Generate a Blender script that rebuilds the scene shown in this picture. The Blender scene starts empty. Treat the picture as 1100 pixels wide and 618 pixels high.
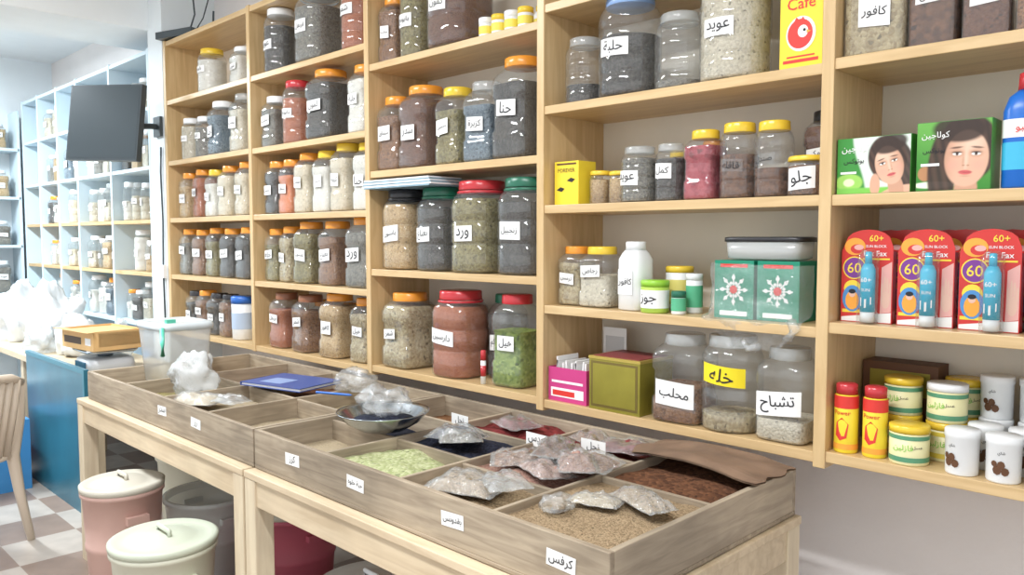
import bpy, math, random
from mathutils import Vector, noise, Matrix
random.seed(7)
C=bpy.context; D=bpy.data
rnd=random.uniform

# ------------------------------------------------------------ materials
_m={}
def base(name):
    m=D.materials.new(name); m.use_nodes=True
    return m, m.node_tree.nodes, m.node_tree.links
def mat(name,col,rough=.5,metal=0.0,spec=.5,emit=None,var=0.0,vscale=6.0,bump=0.0,bscale=60.0):
    if name in _m: return _m[name]
    m,n,l=base(name); b=n['Principled BSDF']
    c=(*col,1)
    b.inputs['Base Color'].default_value=c
    b.inputs['Roughness'].default_value=rough; b.inputs['Metallic'].default_value=metal
    b.inputs['Specular IOR Level'].default_value=spec
    tc=n.new('ShaderNodeTexCoord')
    if var>0:
        t=n.new('ShaderNodeTexNoise'); t.inputs['Scale'].default_value=vscale; t.inputs['Detail'].default_value=5
        r=n.new('ShaderNodeValToRGB')
        r.color_ramp.elements[0].position=.3; r.color_ramp.elements[1].position=.7
        r.color_ramp.elements[0].color=(*[max(0,x*(1-var)) for x in col],1)
        r.color_ramp.elements[1].color=(*[min(1,x*(1+var)) for x in col],1)
        l.new(tc.outputs['Object'],t.inputs['Vector']); l.new(t.outputs['Fac'],r.inputs['Fac']); l.new(r.outputs['Color'],b.inputs['Base Color'])
    if bump>0:
        t2=n.new('ShaderNodeTexNoise'); t2.inputs['Scale'].default_value=bscale; t2.inputs['Detail'].default_value=3
        bp=n.new('ShaderNodeBump'); bp.inputs['Strength'].default_value=bump; bp.inputs['Distance'].default_value=.01
        l.new(tc.outputs['Object'],t2.inputs['Vector']); l.new(t2.outputs['Fac'],bp.inputs['Height']); l.new(bp.outputs['Normal'],b.inputs['Normal'])
    if emit:
        b.inputs['Emission Color'].default_value=c; b.inputs['Emission Strength'].default_value=emit
    _m[name]=m; return m
def wood(name,c1,c2,axis=0,rough=.4,sc=1.0,stain=None):
    if name in _m: return _m[name]
    m,n,l=base(name); b=n['Principled BSDF']; b.inputs['Roughness'].default_value=rough
    tc=n.new('ShaderNodeTexCoord'); mp=n.new('ShaderNodeMapping')
    s=[14*sc]*3; s[axis]=1.2*sc; mp.inputs['Scale'].default_value=s
    t=n.new('ShaderNodeTexNoise'); t.inputs['Scale'].default_value=2.5; t.inputs['Detail'].default_value=6; t.inputs['Distortion'].default_value=.8
    r=n.new('ShaderNodeValToRGB'); r.color_ramp.elements[0].position=.35; r.color_ramp.elements[1].position=.65
    r.color_ramp.elements[0].color=(*c2,1); r.color_ramp.elements[1].color=(*c1,1)
    l.new(tc.outputs['Object'],mp.inputs['Vector']); l.new(mp.outputs['Vector'],t.inputs['Vector']); l.new(t.outputs['Fac'],r.inputs['Fac'])
    col=r.outputs['Color']
    if stain:
        t3=n.new('ShaderNodeTexNoise'); t3.inputs['Scale'].default_value=3; t3.inputs['Detail'].default_value=6
        r3=n.new('ShaderNodeValToRGB'); r3.color_ramp.elements[0].position=.4; r3.color_ramp.elements[1].position=.62
        r3.color_ramp.elements[0].color=(stain,stain,stain,1); r3.color_ramp.elements[1].color=(1,1,1,1)
        mx=n.new('ShaderNodeMixRGB'); mx.blend_type='MULTIPLY'; mx.inputs['Fac'].default_value=1
        l.new(tc.outputs['Object'],t3.inputs['Vector']); l.new(t3.outputs['Fac'],r3.inputs['Fac'])
        l.new(col,mx.inputs['Color1']); l.new(r3.outputs['Color'],mx.inputs['Color2']); col=mx.outputs['Color']
    l.new(col,b.inputs['Base Color'])
    _m[name]=m; return m
def grain(name,c1,c2,scale=160,bump=.6,dark=.45):
    if name in _m: return _m[name]
    m,n,l=base(name); b=n['Principled BSDF']; b.inputs['Roughness'].default_value=.85; b.inputs['Specular IOR Level'].default_value=.2
    tc=n.new('ShaderNodeTexCoord')
    v=n.new('ShaderNodeTexVoronoi'); v.inputs['Scale'].default_value=scale
    sx=n.new('ShaderNodeSeparateColor'); r=n.new('ShaderNodeValToRGB')
    r.color_ramp.elements[0].color=(*c1,1); r.color_ramp.elements[1].color=(*c2,1)
    e=r.color_ramp.elements.new(.93); e.color=(*[x*dark for x in c1],1)
    e=r.color_ramp.elements.new(.9); e.color=(*c2,1)
    bp=n.new('ShaderNodeBump'); bp.inputs['Strength'].default_value=bump; bp.inputs['Distance'].default_value=.004; bp.invert=True
    l.new(tc.outputs['Object'],v.inputs['Vector']); l.new(v.outputs['Color'],sx.inputs['Color']); l.new(sx.outputs['Red'],r.inputs['Fac'])
    l.new(r.outputs['Color'],b.inputs['Base Color']); l.new(v.outputs['Distance'],bp.inputs['Height']); l.new(bp.outputs['Normal'],b.inputs['Normal'])
    _m[name]=m; return m
def clear(name,tint=(.97,.98,.98),haze=.10,rough=.06,refl=.5,hazecol=(.9,.93,.94),bump=0):
    if name in _m: return _m[name]
    m,n,l=base(name); n.remove(n['Principled BSDF']); out=n['Material Output']
    tr=n.new('ShaderNodeBsdfTransparent'); tr.inputs['Color'].default_value=(*tint,1)
    gl=n.new('ShaderNodeBsdfGlossy'); gl.inputs['Roughness'].default_value=rough
    df=n.new('ShaderNodeBsdfDiffuse'); df.inputs['Color'].default_value=(*hazecol,1)
    lw=n.new('ShaderNodeLayerWeight'); lw.inputs['Blend'].default_value=.5
    p=n.new('ShaderNodeMath'); p.operation='POWER'; p.inputs[1].default_value=3
    q=n.new('ShaderNodeMath'); q.operation='MULTIPLY_ADD'; q.inputs[1].default_value=refl; q.inputs[2].default_value=.06
    m1=n.new('ShaderNodeMixShader'); m2=n.new('ShaderNodeMixShader'); m1.inputs['Fac'].default_value=haze
    l.new(lw.outputs['Facing'],p.inputs[0]); l.new(p.outputs[0],q.inputs[0])
    l.new(tr.outputs[0],m1.inputs[1]); l.new(df.outputs[0],m1.inputs[2])
    l.new(q.outputs[0],m2.inputs['Fac']); l.new(m1.outputs[0],m2.inputs[1]); l.new(gl.outputs[0],m2.inputs[2])
    if bump:
        tc=n.new('ShaderNodeTexCoord'); t2=n.new('ShaderNodeTexNoise'); t2.inputs['Scale'].default_value=38; t2.inputs['Detail'].default_value=3; t2.inputs['Distortion'].default_value=1.5
        bp=n.new('ShaderNodeBump'); bp.inputs['Strength'].default_value=bump; bp.inputs['Distance'].default_value=.01
        l.new(tc.outputs['Object'],t2.inputs['Vector']); l.new(t2.outputs['Fac'],bp.inputs['Height'])
        for s in(gl,lw): l.new(bp.outputs['Normal'],s.inputs['Normal'])
    l.new(m2.outputs[0],out.inputs['Surface'])
    _m[name]=m; return m

M_clear=clear('clear_pet',haze=.06,refl=.6)
M_clearlid=clear('clear_lid',haze=.35,hazecol=(.75,.78,.78))
M_bag=clear('thin_bag_film',haze=.16,rough=.12,refl=.75,bump=1.0)
M_wrap=clear('shrink_wrap',haze=.12,rough=.10,refl=.8,bump=1.0)
M_tub=clear('translucent_tub',haze=.42,rough=.2)
M_paper=mat('label_paper',(.86,.86,.85),.8)
M_ylabel=mat('label_yellow',(.9,.72,.02),.7)
M_ink=mat('marker_ink',(.015,.015,.02),.6)
M_white=mat('white_plastic',(.84,.86,.87),.35)
LID={'or':mat('lid_orange',(.82,.32,.04),.25),'ye':mat('lid_yellow',(.84,.58,.05),.25),'rd':mat('lid_red',(.55,.04,.05),.25),
 'gn':mat('lid_dark_green',(.02,.15,.09),.3),'bk':mat('lid_black',(.03,.03,.035),.3),'wh':M_white,'bl':mat('lid_blue',(.25,.40,.70),.3),
 'cl':M_clearlid,'lg':mat('lid_lime',(.3,.6,.05),.3),'br':mat('lid_brown',(.3,.12,.06),.3)}
G={}
def g(k,a,b,s=170,**kw): G[k]=grain('content_'+k,a,b,s,**kw)
g('dk',(.035,.032,.03),(.10,.09,.08)); g('grey',(.12,.115,.10),(.25,.23,.19)); g('brown',(.15,.065,.03),(.30,.155,.075))
g('tan',(.42,.27,.12),(.57,.41,.22)); g('redbr',(.34,.10,.045),(.48,.17,.08),300); g('red',(.45,.05,.05),(.6,.14,.10))
g('orange',(.62,.17,.06),(.72,.27,.12),300); g('beige',(.58,.49,.34),(.72,.64,.50),240); g('white',(.72,.69,.62),(.82,.80,.74),300)
g('green',(.10,.17,.02),(.28,.36,.08),90); g('olive',(.15,.12,.045),(.29,.25,.11),130); g('seed',(.29,.22,.12),(.50,.42,.26),110)
g('blue',(.08,.12,.16),(.19,.24,.28)); g('rose',(.42,.08,.10),(.30,.03,.05),70); g('pale',(.48,.43,.33),(.64,.58,.46),150)
g('choc',(.10,.04,.025),(.18,.08,.045)); g('pinkseed',(.27,.14,.11),(.43,.27,.21),150); g('black',(.008,.01,.02),(.03,.035,.06),150)
g('dred',(.11,.015,.015),(.24,.04,.04),70); g('clove',(.08,.035,.02),(.18,.08,.04),90); g('celery',(.22,.155,.09),(.42,.31,.19),260)
g('powder',(.44,.36,.24),(.52,.43,.30),400); g('fennel',(.30,.34,.15),(.50,.52,.31),110)

# ------------------------------------------------------------ arabic
_f={'ا':(0xFE8D,0),'د':(0xFEA9,0),'ر':(0xFEAD,0),'ز':(0xFEAF,0),'و':(0xFEED,0),'ة':(0xFE93,0),
'ب':(0xFE8F,1),'ت':(0xFE95,1),'ج':(0xFE9D,1),'ح':(0xFEA1,1),'خ':(0xFEA5,1),'س':(0xFEB1,1),'ش':(0xFEB5,1),'ص':(0xFEB9,1),
'ط':(0xFEC1,1),'ع':(0xFEC9,1),'غ':(0xFECD,1),'ف':(0xFED1,1),'ق':(0xFED5,1),'ك':(0xFED9,1),'ل':(0xFEDD,1),'م':(0xFEE1,1),
'ن':(0xFEE5,1),'ه':(0xFEE9,1),'ي':(0xFEF1,1)}
def shape(w):
    out=[]
    for i,ch in enumerate(w):
        if ch not in _f: out.append(ch); continue
        b,dual=_f[ch]
        prev=i>0 and w[i-1] in _f and _f[w[i-1]][1]
        nxt=i<len(w)-1 and w[i+1] in _f and dual
        k=0
        if prev and nxt: k=3
        elif prev: k=1
        elif nxt: k=2
        out.append(chr(b+k))
    return ''.join(reversed(out))
_t={}
def text(s,arab=True):
    if s in _t: return _t[s]
    cu=D.curves.new('t','FONT'); cu.body=shape(s) if arab else s; cu.resolution_u=2; cu.offset=.006
    o=D.objects.new('t',cu); C.collection.objects.link(o)
    C.view_layer.update(); dg=C.evaluated_depsgraph_get()
    me=D.meshes.new_from_object(o.evaluated_get(dg))
    vs=[(v.co.x,v.co.y) for v in me.vertices]; fs=[tuple(p.vertices) for p in me.polygons]
    D.objects.remove(o); D.curves.remove(cu); D.meshes.remove(me)
    if not vs: _t[s]=None; return None
    x0=min(v[0] for v in vs);x1=max(v[0] for v in vs);y0=min(v[1] for v in vs);y1=max(v[1] for v in vs)
    vs=[(v[0]-(x0+x1)/2,v[1]-(y0+y1)/2) for v in vs]
    _t[s]=(vs,fs,x1-x0,y1-y0); return _t[s]

# ------------------------------------------------------------ mesh builder
class MB:
    def __init__(s): s.v=[];s.f=[];s.mi=[];s.sm=[];s.mats=[]
    def m(s,mt):
        if mt not in s.mats: s.mats.append(mt)
        return s.mats.index(mt)
    def add(s,vs,fs,mt,smooth=False):
        o=len(s.v); s.v+= [tuple(v) for v in vs]; k=s.m(mt)
        for f in fs: s.f.append(tuple(i+o for i in f)); s.mi.append(k); s.sm.append(smooth)
    def box(s,x0,x1,y0,y1,z0,z1,mt,R=None):
        vs=[(x0,y0,z0),(x1,y0,z0),(x1,y1,z0),(x0,y1,z0),(x0,y0,z1),(x1,y0,z1),(x1,y1,z1),(x0,y1,z1)]
        if R: vs=[R@Vector(v) for v in vs]
        s.add(vs,[(0,3,2,1),(4,5,6,7),(0,1,5,4),(1,2,6,5),(2,3,7,6),(3,0,4,7)],mt)
    def rings(s,rs,mt,smooth=True,cap0=True,cap1=True):
        n=len(rs[0]); vs=[p for r in rs for p in r]; fs=[]
        for k in range(len(rs)-1):
            for i in range(n):
                j=(i+1)%n; fs.append((k*n+i,k*n+j,(k+1)*n+j,(k+1)*n+i))
        if cap0: fs.append(tuple(range(n-1,-1,-1)))
        if cap1: fs.append(tuple(range((len(rs)-1)*n,len(rs)*n)))
        s.add(vs,fs,mt,smooth)
    def lathe(s,prof,mt,cx=0,cy=0,n=28,ex=2,dr=1,smooth=True,cap0=True,cap1=True,knurl=0,R=None):
        rs=[]
        for z,w in prof:
            r=[]
            for i in range(n):
                a=2*math.pi*i/n; c,sn=math.cos(a),math.sin(a)
                ww=w*(1-knurl*(i%2))
                p=Vector((cx+ww*math.copysign(abs(c)**(2/ex),c),cy+dr*ww*math.copysign(abs(sn)**(2/ex),sn),z))
                r.append(R@p if R else p)
            rs.append(r)
        s.rings(rs,mt,smooth,cap0,cap1)
    def tube(s,pts,r,mt,n=8,closed=False):
        rs=[]
        P=[Vector(p) for p in pts]
        for i,p in enumerate(P):
            a=P[i-1] if i>0 else P[i]; b=P[i+1] if i<len(P)-1 else P[i]
            t=(b-a).normalized() if (b-a).length>1e-6 else Vector((0,0,1))
            u=t.orthogonal().normalized() if abs(t.z)>.9 else t.cross(Vector((0,0,1))).normalized()
            w=t.cross(u).normalized(); rr=r[i] if isinstance(r,(list,tuple)) else r
            rs.append([p+u*rr*math.cos(2*math.pi*k/n)+w*rr*math.sin(2*math.pi*k/n) for k in range(n)])
        s.rings(rs,mt)
    def disc(s,cx,y,cz,rx,rz,mt,n=24,a0=0,a1=2*math.pi):
        vs=[(cx+rx*math.cos(a0+(a1-a0)*i/n),y,cz+rz*math.sin(a0+(a1-a0)*i/n)) for i in range(n)]
        s.add(vs,[tuple(range(n))],mt)
    def poly(s,pts,y,mt): s.add([(p[0],y,p[1]) for p in pts],[tuple(range(len(pts)))],mt)
    def txt(s,word,cx,y,cz,w,h,mt,arab=True,fn=None,tilt=0):
        t=text(word,arab)
        if not t: return
        vs,fs,tw,th=t; k=min(w/tw,h/th); ct,st=math.cos(tilt),math.sin(tilt)
        out=[]
        for a,b in vs:
            px=cx+(a*ct-b*st)*k; pz=cz+(a*st+b*ct)*k
            out.append((px,fn(px,pz) if fn else y,pz))
        s.add(out,fs,mt)
    def done(s,name,loc=(0,0,0),rz=0,bevel=0,parent=None,rot=None):
        me=D.meshes.new(name); me.from_pydata(s.v,[],s.f)
        for mt in s.mats: me.materials.append(mt)
        me.polygons.foreach_set('material_index',s.mi); me.polygons.foreach_set('use_smooth',s.sm)
        me.update()
        o=D.objects.new(name,me); C.collection.objects.link(o); o.location=loc
        o.rotation_euler=rot if rot else (0,0,rz)
        if bevel:
            b=o.modifiers.new('bevel','BEVEL'); b.width=bevel; b.segments=2; b.limit_method='ANGLE'
        if parent:
            o.parent=parent
        return o

# ------------------------------------------------------------ jars
PROF={
'sq':([(0,.84),(.015,.95),(.045,1),(.27,1),(.30,.93),(.60,.93),(.63,1),(.76,1),(.83,.95),(.885,.82),(.92,.72)],5,.70,1),
'rd':([(0,.86),(.015,.96),(.04,1),(.22,1),(.235,.97),(.25,1),(.45,1),(.465,.97),(.48,1),(.68,1),(.695,.97),(.71,1),(.80,.99),(.87,.90),(.92,.76)],2,.74,1),
'big':([(0,.86),(.015,.96),(.04,1),(.30,1),(.32,.95),(.34,1),(.55,1),(.57,.95),(.59,1),(.76,1),(.83,.95),(.88,.86),(.91,.80)],3,.80,1),
'wide':([(0,.9),(.02,.99),(.05,1),(.80,1),(.86,.97),(.90,.93)],2.2,.92,1),
'rect':([(0,.90),(.015,.97),(.04,1),(.80,1),(.87,.93),(.92,.75)],7,.62,.75)}
WORDS=['كمون','قرنفل','هيل','يانسون','زنجبيل','دارسين','محلب','حلبة','شمر','خله','نعناع','سماق','كزبرة','بابونج','عويد','كافور','كركم','ورد','سدر','حنا']
_wi=[0]
def nextword():
    _wi[0]+=1; return WORDS[(_wi[0]*7)%len(WORDS)]
def jar(x,y,z,W,H,kind='sq',cont='dk',fill=None,lid='or',word=None,lab=M_paper,rot=None,name='spice_jar',lw=None,lh=None,lz=None,glass=M_clear):
    if word is None and lw is None: lw=rnd(.44,.6)
    fill=fill or rnd(.70,.84)
    lw=lw or .6; lh=lh or rnd(.14,.20); lz=lz or rnd(.42,.54)
    b=MB(); pr,ex,nf,dr=PROF[kind]; hw=W/2; lidh=min(.035,H*.13)
    Hb=H-.008
    pts=[(zf*Hb,wf*hw) for zf,wf in pr]+[(Hb*.935,nf*hw*.97),(Hb,nf*hw*.97)]
    def wat(zz):
        for i in range(len(pts)-1):
            if pts[i][0]<=zz<=pts[i+1][0]:
                t=(zz-pts[i][0])/max(1e-6,pts[i+1][0]-pts[i][0]); return pts[i][1]*(1-t)+pts[i+1][1]*t
        return pts[-1][1]
    def eat(zz):
        f=zz/Hb
        return ex if f<.8 else max(2,ex+(2-ex)*(f-.8)/.12)
    n=32
    def ring(zz,w,e):
        r=[]
        for i in range(n):
            a=2*math.pi*(i+.5)/n; c,sn=math.cos(a),math.sin(a)
            r.append((w*math.copysign(abs(c)**(2/e),c),(dr if zz<Hb*.87 else min(1,dr+.2))*w*math.copysign(abs(sn)**(2/e),sn),zz))
        return r
    b.rings([ring(zz,w,eat(zz)) for zz,w in pts],glass,True,True,False)
    if cont:
        ft=Hb*fill
        zs=[.004]+[p[0] for p in pts if .006<p[0]<ft-.002]+[ft]
        rs=[ring(zz,wat(zz)*.965-.001,eat(zz)) for zz in zs]
        b.rings(rs,G[cont],True,True,False)
        top=rs[-1]; o=[(p[0]*.5,p[1]*.5,ft+rnd(-.006,.006)) for p in top]
        b.rings([top,o],G[cont],True,False,True)
    r=nf*hw+.003
    b.lathe([(H-lidh,r),(H-lidh+.002,r+.001),(H-.004,r),(H-.001,r*.96),(H,r*.9)],LID[lid],n=40,knurl=.02)
    if kind=='big':
        b.lathe([(H*.86,hw*.86),(H*.875,hw*.90),(H*.89,hw*.86)],LID[lid],n=32,cap0=False,cap1=False)
    if word is not False:
        w_=word or nextword(); lwid=W*lw; lhei=min(H*lh,.075); cz=H*lz
        if kind in('rd','wide'): lwid=W*min(lw,.7)
        cx=rnd(-.06,.06)*W
        def fy(px,zz,off=.002):
            t=min(.98,abs(px)/hw)
            return -(dr*hw*(1-t**ex)**(1/ex)+off)
        nx=8; vs=[];fs=[]; tl=rnd(-.1,.1)
        for iz in range(2):
            for ix in range(nx+1):
                px=cx-lwid/2+lwid*ix/nx; zz=cz-lhei/2+lhei*iz+tl*px; vs.append((px,fy(px,zz),zz))
        for ix in range(nx): fs.append((ix,ix+1,nx+1+ix+1,nx+1+ix))
        b.add(vs,fs,lab,True)
        b.txt(w_,cx,0,cz,lwid*.78,lhei*.72,M_ink,fn=lambda a,c:fy(a,c,.0032),tilt=tl*1.3)
    return b.done(name,(x,y,z),rot if rot is not None else rnd(-.12,.12))

# ------------------------------------------------------------ room shell
M_wall=mat('painted_plaster',(.82,.78,.76),.7,var=.06,vscale=2,bump=.15,bscale=90)
M_wallb=mat('pale_blue_plaster',(.82,.88,.91),.7,var=.03,vscale=2)
M_ceil=mat('ceiling_paint',(.88,.92,.94),.8,var=.02)
b=MB(); b.box(-8.3,3,2.335,2.45,0,3.1,M_wall); b.done('wall_back')
b=MB(); b.box(-8.45,-8.3,-4,2.45,0,3.1,M_wallb); b.done('wall_left')
b=MB(); b.box(-8.45,3,-4,2.45,3.1,3.2,M_ceil); b.done('ceiling')
m,n,l=base('checker_floor_tiles'); bs=n['Principled BSDF']; bs.inputs['Roughness'].default_value=.4
tc=n.new('ShaderNodeTexCoord'); mp=n.new('ShaderNodeMapping'); mp.inputs['Location'].default_value=(.1,.05,.01)
ck=n.new('ShaderNodeTexChecker'); ck.inputs['Scale'].default_value=3.0
ck.inputs['Color1'].default_value=(.34,.25,.20,1); ck.inputs['Color2'].default_value=(.58,.52,.46,1)
nz=n.new('ShaderNodeTexNoise'); nz.inputs['Scale'].default_value=9
mx=n.new('ShaderNodeMixRGB'); mx.blend_type='MULTIPLY'; mx.inputs['Fac'].default_value=.35
l.new(tc.outputs['Object'],mp.inputs['Vector']); l.new(mp.outputs['Vector'],ck.inputs['Vector']); l.new(tc.outputs['Object'],nz.inputs['Vector'])
l.new(ck.outputs['Color'],mx.inputs['Color1']); l.new(nz.outputs['Fac'],mx.inputs['Color2']); l.new(mx.outputs['Color'],bs.inputs['Base Color'])
b=MB(); b.box(-8.45,3,-4,2.45,-.1,0,m); b.done('floor')
b=MB(); b.box(-8.3,3,2.315,2.335,0,.09,mat('skirting',(.55,.45,.38),.5)); b.done('baseboard_back')
b=MB(); b.box(-5.75,-5.15,-4,2.335,2.78,3.1,M_ceil); b.done('ceiling_beam',bevel=.01)
b=MB(); b.box(-5.17,-4.955,2.0,2.335,0,3.1,M_wallb); b.done('wall_pillar')

# ------------------------------------------------------------ shelving
W1=wood('maple_laminate_h',(.68,.49,.26),(.57,.39,.19),0,.35)
W2=wood('maple_laminate_v',(.68,.49,.26),(.57,.39,.19),2,.35)
M_back=mat('shelf_back_panel',(.80,.74,.63),.55,var=.06,vscale=3)
XD=[.13,-.866,-1.846,-2.847,-3.88,-4.93]
SH={'E':[.936,1.270,1.593,1.932,2.27,2.62],'D':[.930,1.255,1.594,1.925,2.26,2.62],'C':[.936,1.350,1.765,2.212,2.62],
    'B':[.922,1.260,1.602,1.941,2.308,2.66],'A':[.922,1.260,1.602,1.945,2.308,2.66]}
b=MB()
for x in XD: b.box(x-.016,x+.016,2.0,2.334,.905,2.68,W2)
for k,(x1,x0) in zip('EDCBA',zip(XD[:-1],XD[1:])):
    for z in SH[k]: b.box(x0+.016,x1-.016,2.004,2.334,z-.014,z+.014,W1)
    b.box(x0+.016,x1-.016,2.322,2.333,.93,2.66,M_back)
b.done('wall_shelving',bevel=.002)
T=lambda k,i: SH[k][i]+.0145

def place(k,i,items,y=2.10):
    for it in items:
        d=dict(it[5]) if len(it)>5 else {}
        yy=d.pop('y',y)
        jar(it[0],yy,T(k,i),it[1],it[2],cont=it[3],lid=it[4],**d)
R_={'kind':'rd'}; B_={'kind':'big'}
place('A',0,[(-4.76,.13,.24,'dk','bk'),(-4.62,.13,.25,'brown','or'),(-4.47,.13,.24,'dk','bk'),(-4.33,.12,.24,'brown','bk')])
place('A',1,[(-4.82,.135,.275,'grey','or'),(-4.64,.135,.27,'brown','or'),(-4.46,.135,.28,'olive','or'),(-4.27,.14,.275,'dk','or'),(-4.07,.15,.28,'dk','or')])
place('A',2,[(-4.81,.13,.27,'tan','or'),(-4.63,.13,.28,'redbr','or'),(-4.46,.13,.27,'white','ye'),(-4.28,.14,.28,'beige','or'),(-4.08,.14,.29,'beige','or')])
place('A',3,[(-4.78,.13,.25,'pale','wh',R_),(-4.58,.14,.24,'grey','wh',R_),(-4.36,.17,.30,'blue','wh'),(-4.10,.16,.31,'pale','cl')])
place('A',4,[(-4.50,.16,.25,'white','ye',dict(kind='rd',fill=.75)),(-4.12,.13,.2,'white','wh')])
place('A',3,[(-4.69,.12,.22,'tan','or'),(-4.22,.12,.22,'dk','wh')],y=2.25)
place('B',0,[(-3.71,.15,.28,'redbr','br'),(-3.48,.16,.28,'brown','br'),(-3.22,.165,.30,'tan','or'),(-3.0,.13,.29,'seed','or')])
place('B',1,[(-3.78,.12,.27,'olive','or'),(-3.64,.12,.28,'seed','or'),(-3.46,.15,.30,'olive','or'),(-3.23,.155,.30,'brown','or'),(-2.99,.165,.315,'grey','or')])
place('B',2,[(-3.76,.13,.27,'dk','or'),(-3.62,.13,.27,'orange','or'),(-3.46,.14,.29,'beige','or'),(-3.30,.13,.29,'white','ye'),(-3.13,.15,.31,'beige','ye'),(-2.965,.13,.30,'white','ye')])
place('B',3,[(-3.77,.14,.26,'grey','wh'),(-3.56,.16,.31,'redbr','rd',R_),(-3.27,.20,.32,'dk','or'),(-2.98,.15,.30,'white','or')])
place('B',4,[(-3.72,.17,.32,'dk','wh',R_),(-3.36,.21,.34,'grey','wh',B_),(-3.02,.18,.33,'redbr','rd',R_)])
place('B',0,[(-3.60,.12,.24,'dk','or'),(-3.34,.12,.24,'brown','or')],y=2.25)
place('C',0,[(-2.70,.20,.315,'seed','or',{'fill':.85,'word':'شمر','lh':.13,'lw':.4}),(-2.375,.205,.34,'redbr','rd',{'kind':'big','word':'دارسين','lh':.17,'fill':.84}),(-2.06,.155,.34,'green','rd',{'word':'هيل','fill':.62,'lh':.16,'lw':.5})],y=2.11)
place('C',0,[(-2.52,.14,.28,'choc','br'),(-2.20,.13,.33,'dk','gn')],y=2.2)
place('C',1,[(-2.72,.19,.335,'tan','bk',B_),(-2.49,.19,.335,'dk','gn',B_),(-2.255,.215,.35,'olive','rd',B_),(-2.01,.20,.35,'dk','gn',B_)],y=2.115)
place('C',2,[(-2.755,.15,.31,'brown','or'),(-2.57,.19,.33,'choc','or'),(-2.375,.15,.30,'olive','ye'),(-2.21,.15,.30,'blue','cl'),(-2.02,.185,.36,'dk','or')])
place('C',3,[(-2.77,.12,.28,'brown','or'),(-2.62,.15,.34,'olive','bk',R_),(-2.36,.23,.36,'choc','or',B_)])
place('D',0,[(-1.325,.165,.265,'brown','cl',{'fill':.42,'word':'محلب','lh':.28,'lw':.75,'lz':.34}),(-1.165,.175,.275,'seed','cl',{'fill':.18,'word':'خله','lab':M_ylabel,'lz':.6,'kind':'rd','lw':.7,'lh':.2}),(-.99,.15,.255,'pale','cl',{'fill':.25,'word':'تشباح','lw':.85,'lh':.26,'lz':.42})],y=2.09)
place('D',1,[(-1.765,.105,.20,'seed','or',{'word':'ترمس','fill':.75}),(-1.655,.13,.20,'pale','ye',{'word':'رجاص','fill':.55,'lz':.6})])
place('D',2,[(-1.50,.12,.175,'grey','cl',{'kind':'rd','word':'عويد','lw':.7,'lh':.26}),(-1.385,.095,.175,'dk','cl',{'kind':'rd','word':'كمل','lh':.26}),(-1.265,.105,.205,'rose','ye',{'word':False,'fill':.8}),(-1.155,.11,.215,'clove','ye',{'kind':'rd','word':'قاقله','lab':M_clear,'fill':.6}),(-1.05,.105,.21,'clove','ye',{'kind':'rd','word':'صندل','fill':.4,'lab':M_clear})],y=2.09)
place('D',2,[(-.945,.12,.24,'choc','bk',{'word':'مر مكي','y':2.21}),(-.94,.10,.105,'brown','ye',{'kind':'wide','word':'جلو','y':2.06,'lh':.55,'lw':.9}),(-1.665,.07,.11,'tan','ye',{'kind':'wide','word':False}),(-1.585,.07,.105,'tan','ye',{'kind':'wide','word':False})])
place('D',3,[(-1.735,.13,.22,'dk','cl',{'kind':'rd','word':False,'fill':.3}),(-1.55,.20,.32,'dk','bl',{'kind':'rd','fill':.6,'lh':.17}),(-1.365,.15,.23,'grey','cl',{'kind':'rd','word':False,'fill':.12}),(-1.18,.20,.31,'pale','wh',{'kind':'rd','fill':.85,'lh':.16})])
place('D',2,[(-1.44,.09,.17,'tan','ye'),(-1.32,.09,.19,'brown','or')],y=2.23)
place('E',3,[(-.775,.15,.24,'seed','wh',{'kind':'rect','fill':.7,'lh':.28}),(-.645,.11,.23,'clove','wh',{'kind':'rect','fill':.8}),(-.535,.10,.23,'choc','bk',{'kind':'rect'}),(-.42,.11,.24,'brown','wh',{'kind':'rect'}),(-.29,.12,.22,'tan','or'),(-.14,.12,.22,'dk','or')],y=2.09)
place('E',2,[(-.2,.13,.24,'tan','or'),(-.05,.13,.24,'dk','ye')])

for i in range(6):
    b=MB(); r=.028
    b.lathe([(0,r*.95),(.003,r),(.05,r)],M_white); b.lathe([(.012,r+.0006),(.04,r+.0006)],mat('pot_label_yellow',(.85,.7,.1),.5),cap0=False,cap1=False)
    b.lathe([(.05,r*.9),(.051,r*1.02),(.07,r*1.02),(.072,r*.9)],LID['ye' if i%2 else 'wh'])
    b.done('supplement_pot',(-2.16+.066*(i%4),2.05+.07*(i//4),T('C',3)))
for i in range(4):
    b=MB(); r=.028
    b.lathe([(0,r*.95),(.003,r),(.085,r),(.1,r*.6)],M_white); b.lathe([(.02,r+.0006),(.07,r+.0006)],mat('pot_label_yellow',(.85,.7,.1),.5),cap0=False,cap1=False)
    b.lathe([(.1,r*.62),(.12,r*.62),(.122,r*.5)],LID['ye']); b.done('supplement_bottle',(-2.16+.066*i,2.2,T('C',3)))
b=MB(); b.lathe([(0,.055),(.004,.062),(.20,.065)],M_white); b.lathe([(.2,.068),(.235,.068),(.24,.06)],mat('tub_lid_blue',(.03,.15,.55),.3))
b.lathe([(.06,.0645),(.15,.0655)],mat('tub_label_blue',(.45,.55,.7),.5),cap0=False,cap1=False); b.done('powder_tub',(-4.16,2.09,T('A',0)))
b=MB()
M_stack=mat('folded_sheets',(.22,.34,.42),.4,var=.3,vscale=20)
for i in range(6):
    z=i*.006; b.box(-.23+rnd(-.01,.01),.21+rnd(-.01,.01),-.09,.08,z,z+.006,M_stack if i%2==0 else M_white)
b.done('sheet_stack',(-2.60,2.055,1.7005),0)
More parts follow.
